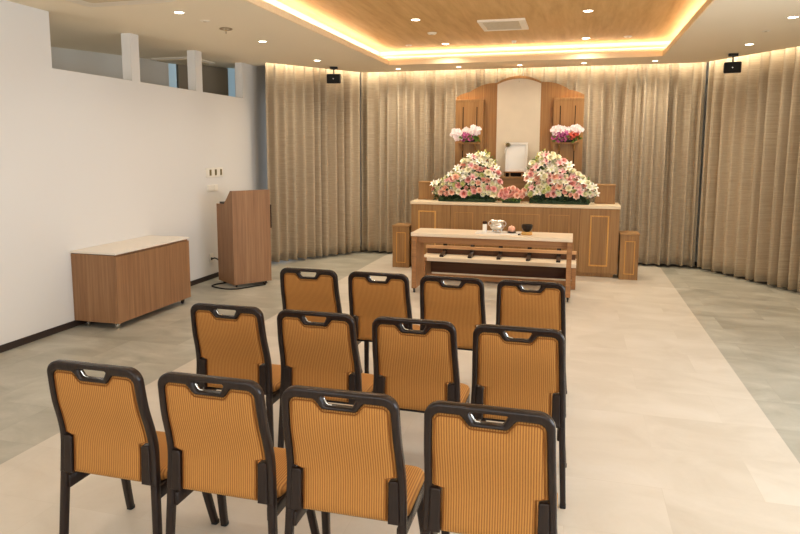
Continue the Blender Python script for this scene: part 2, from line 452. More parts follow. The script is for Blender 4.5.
# ------------------------------------------------------------------ curtains
def path_len(P_): return sum((Vector(q) - Vector(p)).length for p, q in zip(P_, P_[1:]))
def path_at(P_, s_):
    for p, q in zip(P_, P_[1:]):
        p, q = Vector(p), Vector(q); L = (q - p).length
        if s_ <= L + 1e-9 or (q - Vector(P_[-1])).length < 1e-9:
            d = (q - p) / L; return p + d * s_, Vector((d.y, -d.x))
        s_ -= L
def curtain(label, P_, seed, z0=.035, z1=3.04, pitch=.145):
    r = random.Random(seed); L = path_len(P_)
    # pleat positions with uneven spacing
    c = [0]
    while c[-1] < L + pitch: c.append(c[-1] + pitch * r.uniform(.75, 1.4))
    amp = [r.uniform(.6, 1.15) for _ in c]
    lean = [r.uniform(-.03, .03) for _ in c]
    N = int(L / .0125); rows = 20
    root = thing('curtain', label, 'curtain', (P_[0][0], P_[0][1], 0), 0, 'full height linen curtains round the altar')
    b = MB(); bm = b.bm; uvl = bm.loops.layers.uv.new('UV'); V = []
    for j in range(rows + 1):
        t_ = j / rows; z = z0 + (z1 - z0) * t_; row = []
        for i in range(N + 1):
            s_ = L * i / N; k = 0
            sl = s_ + .0
            while k < len(c) - 2 and c[k + 1] < sl: k += 1
            u = (sl - c[k]) / (c[k + 1] - c[k])
            a = amp[k] * (1 - u) + amp[k + 1] * u
            w = cos(2 * pi * (u + lean[k] * sin(pi * t_)))
            w = 1.7 * max(0, (w + 1) / 2) ** 2.4 - .95
            A = .088 * a * min(1, s_ / .06 + .1, (L - s_) / .06 + .1) * (1 + .12 * sin(3 * t_ + k))
            p, n = path_at(P_, s_)
            q = p + n * (A * w)
            row.append(bm.verts.new((q.x - P_[0][0], q.y - P_[0][1], z)))
        V.append(row)
    for j in range(rows):
        for i in range(N):
            f = bm.faces.new((V[j][i], V[j][i + 1], V[j + 1][i + 1], V[j + 1][i]))
            for lp, (ii, jj) in zip(f.loops, ((i, j), (i + 1, j), (i + 1, j + 1), (i, j + 1))):
                lp[uvl].uv = (L * ii / N * 1.25, z0 + (z1 - z0) * jj / rows)
    o = b.build('drapery', M['curtain'], root, smooth=180)
    md = o.modifiers.new('thick', 'SOLIDIFY'); md.thickness = .003
    b = MB(); b.tube([(p[0] - P_[0][0], p[1] - P_[0][1], 3.075) for p in P_], .012, 8)
    b.build('curtain_rail', M['plate'], root, True)
    p, n = path_at(P_, L * .5); p = p - Vector(P_[0])
    b = MB(); b.box(p.x - .02, p.x + .02, p.y - .02, p.y + .02, 3.08, 3.12)
    b.build('bracket', M['plate'], root)
    return root
curtain('beige linen curtain hanging along the angled left corner behind the lectern', [cur[0], (-3.312, 9.68)], 3)
curtain('beige linen curtain on the back wall, left of the altar', [(-3.315, 9.75), (-3.2, 9.735), (-.806, 9.73)], 8)
curtain('beige linen curtain on the back wall, right of the altar', [(-.796, 9.73), (1.655, 9.73)], 21)
curtain('beige linen curtain hanging along the angled right corner', [(1.685, 9.69), (2.60, 8.26), (2.70, 8.05)], 34)

# ------------------------------------------------------------------ chairs
PROF = [(0, .028), (.13, .036), (.35, .050), (.45, .056), (.53, .058), (.60, .045), (.69, .020), (.80, .003), (.87, -.006)]
def prof(z): return smoothint(PROF, z)
HO = [(0, .239), (.385, .222), (.55, .216), (.70, .210), (.81, .206), (.87, .205)]
TH = .036
def hwo(z): return interp(HO, z)
def hwi(z): return hwo(z) - .027
ZT, ZLOW, ZSTEP = .855, .384, .542
def hole_top(u):
    """upper edge of the fabric: shoulders and a dip below the hand hold"""
    a = abs(u); top = ZT - .036
    if a < .054: return top - .036
    if a < .094:
        t_ = (a - .054) / .040; return top - .036 + .036 * (t_ * t_ * (3 - 2 * t_))
    return top
def curve_mesh(loops, ext, bev):
    cu = bpy.data.curves.new('tmp', 'CURVE'); cu.dimensions = '2D'; cu.fill_mode = 'BOTH'
    cu.extrude = ext - bev; cu.bevel_depth = bev; cu.bevel_resolution = 2; cu.offset = -bev
    for L in loops:
        sp = cu.splines.new('POLY'); sp.points.add(len(L) - 1); sp.use_cyclic_u = True
        for p, q in zip(sp.points, L): p.co = (q[0], q[1], 0, 1)
    o = bpy.data.objects.new('tmp', cu); COL.objects.link(o)
    dg = bpy.context.evaluated_depsgraph_get(); dg.update()
    me = bpy.data.meshes.new_from_object(o.evaluated_get(dg))
    bpy.data.objects.remove(o); bpy.data.curves.remove(cu)
    return me
def obj_from(me, name, mat, parent, smooth=35):
    me.name = name; me.materials.clear(); me.materials.append(mat)
    for p in me.polygons: p.use_smooth = True
    try: me.set_sharp_from_angle(angle=radians(smooth))
    except Exception: pass
    o = bpy.data.objects.new(name, me); COL.objects.link(o); o.parent = parent
    return o
def frange(a, c, n): return [a + (c - a) * i / n for i in range(n + 1)]
def fillet(cx, cz, r, a0, a1, n=8):
    return [(cx + r * cos(radians(a0 + (a1 - a0) * i / n)), cz + r * sin(radians(a0 + (a1 - a0) * i / n))) for i in range(n + 1)]
def inner_loop(ins=0, lower=True):
    """right half of the fabric outline, bottom to top centre, inset by ins"""
    R = []
    if lower:
        for z in frange(ZLOW + ins, ZSTEP - .004, 10): R.append((.158 - ins, z))
        for z in frange(ZSTEP + ins, ZT - .036 - .034, 14): R.append((hwi(z) - ins, z))
    else:
        for z in frange(ZLOW, ZT - .036 - .034, 24): R.append((hwi(z) - ins, z))
    zc = ZT - .036 - .034
    R += [(x - ins, z - ins) if False else (x, z) for x, z in fillet(hwi(zc) - .03, zc + .004, .03 - ins, 0, 90)][1:]
    for u in frange(.135, 0, 26): R.append((u, hole_top(u) - ins))
    return R
def make_chair(label):
    T = thing('banquet_chair', label, 'chair', (0, 0, 0), 0, 'orange corduroy chairs in three rows')
    # frame
    out = [(hwo(z), z) for z in frange(ZLOW - .006, ZT - .058, 22)]
    out += fillet(hwo(ZT - .054) - .054, ZT - .054, .054, 0, 90, 12)[1:]
    left = [(-x, z) for x, z in out][::-1]
    inn = inner_loop(0, False); inn[0] = (inn[0][0], ZLOW - .006)
    loop = out + left + [(-x, z) for x, z in inn] + [(x, z) for x, z in inn[::-1][1:]]
    slot = [(.062, ZT - .026), (.060, ZT - .031), (.048, ZT - .053), (.042, ZT - .057), (-.042, ZT - .057), (-.048, ZT - .053), (-.060, ZT - .031), (-.062, ZT - .026), (-.058, ZT - .022), (.058, ZT - .022)]
    me = curve_mesh([loop, slot], TH / 2, .009)
    for v in me.vertices: u, z, w = v.co; v.co = (u, prof(z) + w + TH / 2, z)
    obj_from(me, 'back_frame', M['chair_wood'], T, 50)
    # bright metal clip in the corner of the slot
    b = MB()
    b.tube([(x, prof(z) + TH / 2, z) for x, z in [(-.057, ZT - .034), (-.048, ZT - .050), (-.040, ZT - .0555), (-.026, ZT - .0565)]], .0035, 8)
    b.build('grip_clip', M['chrome'], T, True, label='chrome clip in the corner of the hand hold')
    # lower side blocks
    for s_ in (-1, 1):
        L = [(.159, ZLOW - .002), (hwi(.39) + .006, ZLOW - .002)]
        L += [(hwi(z) + .004, z) for z in frange(ZLOW + .02, ZSTEP - .006, 8)] + [(.166, ZSTEP - .006), (.159, ZSTEP - .014)] + [(.159, z) for z in frange(ZSTEP - .03, ZLOW + .01, 8)]
        me = curve_mesh([[(s_ * x, z) for x, z in (L if s_ > 0 else L[::-1])]], .019, .005)
        for v in me.vertices: u, z, w = v.co; v.co = (u, prof(z) + w + TH / 2 - .003, z)
        obj_from(me, 'side_block', M['chair_wood'], T, 50)
    # padded back
    b = MB(); bm = b.bm
    ns, nt = 56, 26
    def ztop(s_, ins=-.002):
        u = s_ * .181; a = abs(u); zt = hole_top(u) - ins
        e = .181 - a
        if e < .03: zt = min(zt, ZT - .036 - ins - .03 + sqrt(max(0, .03**2 - (.03 - e)**2)))
        return zt
    def dome(e): return -.011 * (1 - math.exp(-max(e, 0) / .012))
    zrows = frange(ZLOW, ZSTEP - .012, 12) + [ZSTEP - .006, ZSTEP - .003, ZSTEP, ZSTEP + .003, ZSTEP + .006, ZSTEP + .012]
    tl = [(z, None) for z in zrows] + [(None, t_) for t_ in frange(0, 1, 26)[1:]]
    def hpad(z):
        k = min(1, max(0, (z - ZSTEP + .003) / .006)); return .1555 + k * (hwi(z) + .002 - .1555)
    V = []
    for z0_, t_ in tl:
        row = []
        for i in range(ns + 1):
            q = i / ns * 2 - 1; s2 = sin(q * pi / 2) * .35 + q * .65
            zt = ztop(s2); z = z0_ if z0_ is not None else ZSTEP + .012 + t_ * (zt - ZSTEP - .012)
            h = hpad(z); e = min(zt - z - .003, (1 - abs(s2)) * h - .002 * (z > ZSTEP), z - ZLOW)
            row.append(bm.verts.new((s2 * h, prof(z) + .012 + dome(e), z)))
        V.append(row)
    for a, c in zip(V, V[1:]):
        for i in range(ns): bm.faces.new((a[i], a[i + 1], c[i + 1], c[i]))
    bmesh.ops.recalc_face_normals(bm, faces=bm.faces[:])
    o = b.build('back_pad', M['fabric'], T, True)
    for p in o.data.polygons:
        if p.normal.y > 0: p.flip()
    md = o.modifiers.new('thick', 'SOLIDIFY'); md.thickness = .034; md.offset = -1
    # piping round the pad
    R = inner_loop(.008); pts = R + [(-x, z) for x, z in R[::-1][1:]]
    b = MB(); b.tube([(x, prof(z) + .0045, z) for x, z in pts], .0022, 6)
    b.build('piping', M['piping'], T, True)
    # seat
    b = MB(); loops = []
    for ins, z in ((.012, .362), (.003, .368), (0, .38), (0, .396), (.006, .407), (.018, .414), (.05, .419), (.11, .421)):
        loops.append([(x, y + .2675, z) for x, y in rrect(.43 - 2 * ins, .325 - 2 * ins, max(.05 - ins * .4, .01), 6)])
    b.loft(loops); b.build('seat', M['fabric'], T, 60)
    b = MB()
    for s_ in (-1, 1): b.box(*sorted((s_ * .186, s_ * .212)), .066, .405, .308, .363, .005)
    b.box(-.186, .186, .385, .412, .316, .363, .005); b.box(-.186, .186, .115, .13, .350, .363, .002)
    b.build('seat_rail', M['chair_wood'], T, 50)
    # legs
    def legloop(x, y, z, w, d):
        return [(x + p, y + q, z) for p, q in rrect(w, d, min(w, d) * .28, 3)]
    for s_ in (-1, 1):
        b = MB(); L = []
        for z in frange(ZLOW - .004, .012, 10):
            w = .030 - .004 * (1 - z / .39); L.append(legloop(s_ * (hwo(z) - .015), prof(z) + TH / 2, z, w, TH - .004))
        b.loft(L); o = b.build('leg', M['chair_wood'], T, 50)
        b = MB(); b.loft([legloop(s_ * (hwo(.01) - .015), prof(.01) + TH / 2, z, .028, .034) for z in (0, .014)]); b.build('foot_pad', M['rubber'], o)
    for s_ in (-1, 1):
        b = MB(); L = []
        for z in frange(.364, .012, 10):
            k = 1 - z / .364; L.append(legloop(s_ * (.192 + .028 * k), .375 + .075 * k ** 1.3, z, .036 - .006 * k, .036 - .006 * k))
        b.loft(L); o = b.build('leg', M['chair_wood'], T, 50)
        b = MB(); b.loft([legloop(s_ * .22, .45, z, .031, .031) for z in (0, .014)]); b.build('foot_pad', M['rubber'], o)
    return T
colx = {1.915: (-1.716, -1.228, -.738, -.239), 2.868: (-1.720, -1.224, -.722, -.230), 3.93: (-1.722, -1.228, -.740, -.246)}
rowy = ((1.915, 'back row nearest the viewer'), (2.868, 'middle row'), (3.93, 'front row nearest the altar'))
coln = ('first from the left', 'second from the left', 'second from the right', 'first from the right')
proto = None
for y, rn in rowy:
    for x, cn in zip(colx[y], coln):
        lab = 'orange corduroy chair, %s in the %s' % (cn, rn)
        rz = radians(rnd.uniform(-.8, .8))
        if proto is None: proto = make_chair(lab); proto.location = (x, y, 0)
        else: copy_tree(proto, (x, y, 0), lab, rz)

# ------------------------------------------------------------------ altar
XC = -.82
A = thing('altar', 'wide oak altar cabinet with pale counter, in front of the arched oak panel', 'altar', (XC, 8.69, 0))
def ax(x): return x - XC
def ay(y): return y - 8.69
hw = 1.398
hl, hr = ax(-2.218), ax(.556)
b = MB(); b.box(hl, hr, 0, .58, .05, .905, .003); b.box(hl + .05, hr - .05, .03, .55, 0, .05)
b.build('base_cabinet', M['altar'], A)
b = MB()
for x in (-.84, .885): b.box(x - .002, x + .002, -.0015, .01, .055, .90)
b.build('panel_seam', M['dark_gap'], A)
b = MB(); b.box(hl - .012, hr + .012, -.02, .585, .905, .945, .004)
b.build('counter_top', M['counter'], A, label='pale cream counter top')
def frame(x0, x1, z0, z1, parent, y=0, w=.019, d=.009, mat=None):
    b = MB()
    b.box(x0, x1, y - d, y, z1 - w, z1, .002); b.box(x0, x1, y - d, y, z0, z0 + w, .002)
    b.box(x0, x0 + w, y - d, y, z0 + w, z1 - w, .002); b.box(x1 - w, x1, y - d, y, z0 + w, z1 - w, .002)
    return b.build('moulding', mat or M['gold'], parent)
for x0, x1 in ((-2.115, -1.865), (.194, .43)): frame(ax(x0), ax(x1), .145, .815, A)
for x0, x1 in ((-1.60, -1.345), (-1.215, -.455), (-.335, -.068)): frame(ax(x0), ax(x1), .145, .81, A, 0, .010, .005, M['moulding_soft'])
A = thing('altar_backdrop', 'tall arched oak panel with cream centre, standing behind the altar cabinet', 'panel', (XC, 8.69, 0))
# back panel silhouette
def arc_pts(x0, z0, x1, z1, bulge, n=12):
    out = []
    for i in range(n + 1):
        t_ = i / n; out.append((x0 + (x1 - x0) * t_, z0 + (z1 - z0) * t_ + bulge * 4 * t_ * (1 - t_)))
    return out
half = [(-.886, .0)] + arc_pts(-.886, 2.415, -.683, 2.487, .012) + arc_pts(-.681, 2.492, -.318, 2.597, .035, 16) + arc_pts(-.312, 2.602, 0, 2.69, .022, 14)
poly = half + [(-x, z) for x, z in half[::-1][1:]]
yb = ay(9.30)
b = MB(); b.prism(poly, .10, 'y', yb); b.build('back_panel', M['panel'], A)
# arched cream centre, held in an arch moulding
hc = arc_pts(-.302, 2.578, 0, 2.650, .018, 14)
pc = [(-.302, .96)] + hc + [(-x, z) for x, z in hc[::-1][1:]] + [(.302, .96)]
b = MB(); b.prism(pc, .012, 'y', yb - .012); o = b.build('centre_panel', M['cream'], A, label='cream arched centre panel')
b = MB(); b.box(-.003, .003, yb - .016, yb - .012, 2.60, 2.625); b.build('hook', M['chrome'], A)
ho = arc_pts(-.312, 2.597, 0, 2.69, .022, 14)
ring = ho + [(-x, z) for x, z in ho[::-1][1:]] + [(-x, z) for x, z in hc][0:] + [(x, z) for x, z in hc[::-1]]
ring = ho + [(-x, z) for x, z in ho[::-1][1:]] + [(-x, z) for x, z in hc[:-1]] + [(x, z) for x, z in hc[::-1]]
b = MB(); b.prism(ring, .035, 'y', yb - .035); b.build('arch_moulding', M['panel'], A)
for s_ in (-1, 1):
    x0, x1 = sorted((s_ * .487, s_ * .886))
    b = MB(); b.box(x0, x1, yb - .085, yb, .95, 2.372, .003); w = b.build('wing_panel', M['panel'], A)
    b = MB(); b.box(x0 + .012, x1 - .012, yb - .091, yb - .085, 2.335, 2.372, .002)
    xi = s_ * .487; b.box(min(xi, xi + s_ * .055), max(xi, xi + s_ * .055), yb - .091, yb - .085, .95, 2.335, .002)
    b.build('moulding', M['panel'], w)
    for u in (.570, .768):
        k = s_ * u; k2 = s_ * (u + .012)
        b = MB(); b.box(min(k, k2), max(k, k2), yb - .0865, yb - .08, 1.0, 2.265); b.build('slot', M['dark_gap'], w)
    c = s_ * .68
    b = MB(); b.box(c - .155, c + .155, yb - .24, yb - .085, 1.745, 1.765, .003)
    b.prism([(yb - .088, 1.745), (yb - .22, 1.745), (yb - .088, 1.65)], .02, 'x', c - .11); b.prism([(yb - .088, 1.745), (yb - .22, 1.745), (yb - .088, 1.65)], .02, 'x', c + .09)
    b.build('flower_shelf', M['panel'], w)
# centre step on the counter
T = thing('centre_step', 'oak step box in the middle of the counter, carrying the portrait stand', 'pedestal', (XC, 9.075, .945))
b = MB(); b.box(-.24, .24, .01, .19, 0, .32, .003); b.build('body', M['altar_h'], T)
b = MB(); b.box(-.26, .26, -.01, .19, .32, .342, .003); b.build('top', M['altar_h'], T)

def small_box(name, label, x0, x1, y0, y1, z0, z1, group, fr=True):
    c = ((x0 + x1) / 2, y0, z0); w = (x1 - x0) / 2; T = thing(name, label, 'pedestal', c, 0, group)
    b = MB(); b.box(-w, w, .004, y1 - y0, 0, z1 - z0 - .02, .003); b.build('body', M['altar'], T)
    b = MB(); b.box(-w - .006, w + .006, -.004, y1 - y0 + .004, z1 - z0 - .02, z1 - z0, .003); b.build('top', M['altar_h'], T)
    if not fr:
        b = MB(); b.box(-w - .004, w + .004, -.002, y1 - y0, .0, .025, .002); b.build('plinth', M['altar_h'], T)
    if fr: frame(-w + .055, w - .045, .07, z1 - z0 - .095, T, .004, .012, .006)
    return T
small_box('side_pedestal', 'low oak pedestal standing on the floor at the left end of the altar', -2.478, -2.240, 8.64, 8.94, 0, .60, 'low pedestals beside the altar')
small_box('side_pedestal', 'low oak pedestal standing on the floor at the right end of the altar', .575, .803, 8.62, 8.92, 0, .60, 'low pedestals beside the altar')
for x0, x1, s_ in ((-2.19, -1.925, 'left'), (.253, .505, 'right')):
    small_box('riser_box', 'small oak riser box on the %s end of the pale altar counter' % s_, x0, x1, 9.0, 9.2, .9455, 1.205, 'riser boxes on the altar counter', False)

# portrait on its stand
T = thing('portrait_stand', 'low oak stand under the white portrait frame', 'stand', (XC, 9.15, 1.2875))
b = MB(); b.box(-.17, .17, -.06, .06, .055, .07, .002); b.build('stand_top', M['bench_wood'], T)
b = MB(); b.box(-.165, .165, .045, .055, 0, .055); b.build('back_board', M['dark_gap'], T)
for x in (-.155, -.085, .085, .155):
    b = MB(); b.box(x - .008, x + .008, -.05, .045, 0, .055, .001); b.build('leg', M['altar_h'], T)
T = thing('framed_portrait', 'white portrait frame with a blank picture and ribbon knot on corner', 'picture frame', (XC, 9.12, 1.359))
T.rotation_euler = (radians(-6), 0, 0)
b = MB(); w, h, t_ = .152, .408, .026
b.box(-w, w, 0, .022, h - t_, h, .004); b.box(-w, w, 0, .022, 0, t_, .004); b.box(-w, -w + t_, 0, .022, t_, h - t_, .004); b.box(w - t_, w, 0, .022, t_, h - t_, .004)
b.build('frame', M['white'], T)
b = MB(); e = .005
for q in ((-w + t_, w - t_, h - t_ - e, h - t_), (-w + t_, w - t_, t_, t_ + e), (-w + t_, -w + t_ + e, t_, h - t_), (w - t_ - e, w - t_, t_, h - t_), (-w * .55, w, h - .006, h)):
    b.box(q[0], q[1], -.003, .003, q[2], q[3])
b.build('inner_rim', M['silver'], T)
b = MB(); b.box(-w + t_, w - t_, .008, .014, t_, h - t_); b.build('picture', M['photo'], T)
b = MB()
for k in range(10):
    a = 2 * pi * k / 10; b.tube([(-.118, -.008, h - .035), (-.118 + .022 * cos(a), -.022, h - .035 + .022 * sin(a)), (-.118 + .04 * cos(a + .3), -.008, h - .035 + .04 * sin(a + .3))], [.006, .008, .003], 6)
b.lathe([(0, -.012), (.012, -.008), (.013, .004), (0, .012)], (-.118, -.018, h - .035), 12)
b.build('ribbon_rosette', M['switch'], T, True)
b = MB(); b.tube([(-.13, -.006, h - .05), (-.16, -.008, h - .11), (-.165, -.004, h - .15)], [.006, .005, .003], 6); b.build('ribbon_tail', M['white'], T, True)

# ------------------------------------------------------------------ incense table and the bench behind it
TX0, TX1, TY0, TY1 = -1.812, -.014, 7.08, 7.55
xc = (TX0 + TX1) / 2; hw2 = (TX1 - TX0) / 2
T = thing('incense_table', 'long pale-topped oak table on casters in front of the altar', 'table', (xc, TY0, 0))
b = MB(); b.box(-hw2, hw2, 0, TY1 - TY0, .672, .712, .004); b.build('table_top', M['pale_top'], T, label='pale laminate table top')
for s_ in (-1, 1):
    x0, x1 = sorted((s_ * (hw2 - .004), s_ * (hw2 - .058)))
    b = MB(); b.box(x0, x1, .03, TY1 - TY0 - .03, .055, .672, .003); l = b.build('leg', M['bench_wood'], T)
    for yy in (.06, TY1 - TY0 - .07):
        b = MB(); xm = (x0 + x1) / 2
        b.lathe([(.021, -.009), (.024, -.006), (.024, .006), (.021, .009)], (xm, yy, .024), 14, Matrix.Rotation(pi / 2, 4, 'Y'))
        b.box(xm - .012, xm + .012, yy - .012, yy + .012, .03, .056)
        b.build('caster', M['black'], l, True)
b = MB(); b.box(-hw2 + .058, hw2 - .058, .10, .13, .585, .672, .002); b.build('apron', M['bench_wood'], T)

BX0, BX1, BY = -1.86, .035, 7.80
xc = (BX0 + BX1) / 2; hb = (BX1 - BX0) / 2
T = thing('kneeler_bench', 'low oak bench with pale slatted shelf, tucked between the table and altar', 'bench', (xc, BY, 0))
b = MB(); b.box(-hb, hb, 0, .42, .265, .312, .003); b.build('bench_top', M['pale_top'], T, label='pale bench top')
for s_ in (-1, 1):
    x0, x1 = sorted((s_ * hb, s_ * (hb - .05))); b = MB(); b.box(x0, x1, .012, .41, 0, .265, .002); b.build('leg', M['bench_wood'], T)
    b = MB(); x0, x1 = sorted((s_ * (hb + .004), s_ * (hb - .075)))
    if s_ < 0: b.box(x0, x1, -.004, .0, .265, .312); b.build('end_cap', M['bench_wood'], T)
    else: b.bm.free()
b = MB(); b.box(-hb + .05, hb - .05, .36, .382, .055, .265, .002); b.build('modesty_panel', M['bench_dark'], T, label='modesty panel coloured dark for the shade under the bench')  # shade below the bench top is painted into this panel
b = MB(); b.box(-hb + .05, hb - .05, .13, .16, .015, .075, .002); b.build('stretcher', M['bench_wood'], T)
b = MB(); b.box(-hb, hb, .27, .30, .385, .425, .002); b.build('back_rail', M['rail_wood'], T)
b = MB(); b.box(-hb + .01, hb - .01, .31, .325, .312, .39, .002); b.build('shade_board', M['bench_dark'], T, label='added board coloured as the shaded gap under the rail')  # added board, its dark colour stands for the shaded gap below the rail
for k in range(5):
    x = -hb + .25 + (2 * hb - .46) * k / 4
    b = MB(); b.prism([(.06, .312), (.30, .312), (.325, .45), (.30, .45), (.262, .36), (.06, .335)], .05, 'x', x - .025); b.build('bracket', M['chair_wood'], T)

# things on the table
TZ = .712
o = MB().prism([(x, y) for x, y in rrect(.50, .25, .015, 4)], .008, 'z', 0).build('tray', M['tray'])
o.location = (-.845, 7.33, TZ); tag(o, 'thin white mat under the incense urn on the long table', 'tray')
z0 = TZ + .008
T = thing('incense_jar', 'slim pale jar filled with dark incense, left of the silver urn', 'jar', (-1.0, 7.36, z0))
b = MB(); b.lathe([(.024, 0), (.026, .004), (.026, .085), (.022, .088)], n=20); b.build('glass_body', M['porcelain'], T, True)
b = MB(); b.lathe([(.020, .088), (.026, .094), (.028, .106), (.022, .118), (0, .122)], n=20); b.build('lid', M['charcoal'], T, True)
T = thing('incense_urn', 'silver three-legged incense urn with side handles on the white mat', 'urn', (-.855, 7.34, z0))
b = MB(); b.lathe([(0, .028), (.05, .03), (.074, .045), (.083, .065), (.080, .085), (.068, .098), (.066, .108), (.078, .122), (.082, .130), (.078, .134), (.068, .130), (.062, .120), (.060, .112), (0, .112)], n=32)
b.build('bowl', M['silver'], T, True)
b = MB(); b.lathe([(0, .113), (.059, .113), (.059, .118), (0, .122)], n=24); b.build('ash', M['porcelain'], T, True)
for k in range(3):
    a = 2 * pi * k / 3 + pi / 2; c, s_ = cos(a), sin(a)
    b = MB(); b.tube([(.045 * c, .045 * s_, .042), (.056 * c, .056 * s_, .02), (.052 * c, .052 * s_, .010), (.054 * c, .054 * s_, .003)], [.014, .011, .008, .011], 10); b.build('leg', M['silver'], T, True)
for s_ in (-1, 1):
    b = MB(); b.tube([(s_ * .076, 0, .075), (s_ * .094, 0, .078), (s_ * .1, 0, .098), (s_ * .094, 0, .12), (s_ * .078, 0, .124)], .005, 8); b.build('handle', M['silver'], T, True)
o = MB().lathe([(0, 0), (.04, .002), (.052, .008), (.055, .013), (.05, .012), (.036, .006), (0, .006)], n=28).build('saucer', M['bronze'], None, True)
o.location = (-.69, 7.33, z0); tag(o, 'small dark saucer under the pink bowl', 'saucer')
T = thing('lidded_bowl', 'small pink lidded bowl on a dark saucer beside the urn', 'bowl', (-.69, 7.33, z0 + .006))
b = MB(); b.lathe([(.018, 0), (.02, .006), (.036, .018), (.042, .036), (.040, .05), (0, .05)], n=28); b.build('cup', M['copper'], T, True)
b = MB(); b.lathe([(.041, .05), (.038, .06), (.024, .070), (.008, .074), (.007, .079), (0, .082)], n=28); b.build('lid', M['copper'], T, True)
o = MB().loft([[(x, y, z) for x, y in rrect(.12 - 2 * i, .12 - 2 * i, .03, 5)] for i, z in ((.008, 0), (0, .008), (0, .022), (.008, .030), (.03, .033))]).build('bell_cushion', M['cushion'], None, 60)
o.location = (-.515, 7.28, TZ); tag(o, 'small gold brocade cushion under the black singing bowl', 'cushion')
o = MB().lathe([(0, 0), (.03, .002), (.05, .02), (.060, .048), (.062, .075), (.058, .080), (.054, .074), (.05, .05), (.038, .02), (0, .012)], n=32).build('singing_bowl', M['bronze'], None, True)
o.location = (-.515, 7.29, TZ + .033); tag(o, 'black singing bowl resting on the gold cushion', 'bowl')
o = MB().tube([(-.60, 7.20, TZ + .008), (-.597, 7.215, TZ + .008), (-.585, 7.26, TZ + .0085)], [.008, .008, .005], 10).build('bell_striker', M['black'], None, True)
tag(o, 'short black striker lying in front of the gold cushion', 'striker')

# ------------------------------------------------------------------ flowers
def petal(b, L, W, curl, base, yaw, tilt, n=5, cup=.15):
    """one curved petal leaving the centre; tilt = angle from the axis"""
    R = Matrix.Rotation(yaw, 4, 'Z')
    rows = []
    for i in range(n + 1):
        t_ = i / n; ang = tilt + curl * t_
        r = base; r_ = r + L * (sin(tilt + curl * t_ * .5)) * t_; z = L * cos(tilt + curl * t_ * .5) * t_
        w = W * (sin(pi * (t_ * .86 + .1))) ** .8
        rows.append([R @ Vector((r_ + (-cup * w if k == 0 else 0) * 0, k * w / 2, z + (cup * w if k else 0))) for k in (-1, 0, 1)])
    V = [[b.bm.verts.new(p) for p in row] for row in rows]
    for a, c in zip(V, V[1:]):
        for k in range(2): b.bm.faces.new((a[k], a[k + 1], c[k + 1], c[k]))
def lily_mesh(mat):
    b = MB()
    for k in range(6): petal(b, .075, .034, 1.0, .003, k * pi / 3 + rnd.uniform(-.1, .1), .55 + (.1 if k % 2 else 0), 6)
    o = b.build('lily_bloom', mat, None, 180); return o
def rose_mesh(mat):
    b = MB()
    for ring_, (n, L, W, tilt, base) in enumerate(((3, .026, .026, .05, .004), (5, .032, .032, .25, .008), (6, .038, .038, .62, .010), (7, .040, .040, 1.05, .010))):
        for k in range(n): petal(b, L, W, -.35 if ring_ < 2 else .5, base, 2 * pi * k / n + ring_ * .7 + rnd.uniform(-.15, .15), tilt, 4, .2)
    return b.build('rose_bloom', mat, None, 180)
def mum_mesh(mat, name='chrysanthemum_bloom'):
    b = MB()
    for ring_, (n, L, tilt) in enumerate(((6, .022, .15), (9, .028, .5), (12, .034, .9), (14, .036, 1.25), (14, .036, 1.6))):
        for k in range(n): petal(b, L, .014, .25, .002, 2 * pi * k / n + ring_ * .4 + rnd.uniform(-.1, .1), tilt, 3, .2)
    return b.build(name, mat, None, 180)
def carn_mesh(mat):
    b = MB()
    for ring_, (n, L, tilt) in enumerate(((4, .024, .1), (7, .03, .45), (9, .034, .85), (9, .034, 1.25))):
        for k in range(n): petal(b, L * rnd.uniform(.85, 1.1), .026, .3, .002, 2 * pi * k / n + rnd.uniform(-.3, .3), tilt + rnd.uniform(-.1, .1), 3, rnd.uniform(-.2, .4))
    return b.build('carnation_bloom', mat, None, 180)
def orchid_mesh(mat):
    b = MB()
    for a, L, W in ((pi / 2, .04, .034), (pi / 2 + 2.3, .04, .03), (pi / 2 - 2.3, .04, .03), (.15, .044, .052), (pi - .15, .044, .052)):
        petal(b, L, W, .25, .002, a, 1.15, 5, .12)
    b.lathe([(0, .012), (.006, .010), (.007, .003), (0, 0)], (0, -.004, .006), 8)
    return b.build('orchid_bloom', mat, None, 180)
def bud_mesh(mat):
    b = MB(); b.lathe([(.003, 0), (.010, .012), (.013, .03), (.010, .05), (.003, .066), (0, .07)], n=8)
    return b.build('lily_bud', mat, None, True)
PR = {}
for k, m in P.items():
    PR[k] = {'lily': lily_mesh, 'rose': rose_mesh, 'mum': mum_mesh, 'carn': carn_mesh, 'orchid': orchid_mesh, 'bud': bud_mesh}[k.split('_')[0]](m)
def bloom(kind, parent, loc, nrm, scale, spin):
    o = PR[kind].copy(); COL.objects.link(o); o.parent = parent; o.location = loc
    q = Vector(nrm).normalized().to_track_quat('Z', 'Y') @ Matrix.Rotation(spin, 3, 'Z').to_quaternion()
    o.rotation_mode = 'QUATERNION'; o.rotation_quaternion = q; o.scale = (scale,) * 3
    return o
def leaves(parent, spots, mat, name, L=.08, W=.022):
    b = MB()
    for p, n in spots:
        n = Vector(n).normalized(); n = (n + Vector((rnd.uniform(-.5, .5), rnd.uniform(-.5, .2), rnd.uniform(-.5, .5)))).normalized()
        sub = MB(); petal(sub, L * rnd.uniform(.7, 1.25), W * rnd.uniform(.8, 1.3), rnd.uniform(.2, .8), 0, 0, 0, 5, .12)
        mtx = Matrix.Translation(Vector(p)) @ (n.to_track_quat('Z', 'Y').to_matrix().to_4x4()) @ Matrix.Rotation(rnd.uniform(0, 6.3), 4, 'Z')
        bmesh.ops.transform(sub.bm, matrix=mtx, verts=sub.bm.verts[:]); b.merge(sub.bm)
    o = b.build(name, mat, parent, 180); o['kind'] = 'stuff'; return o

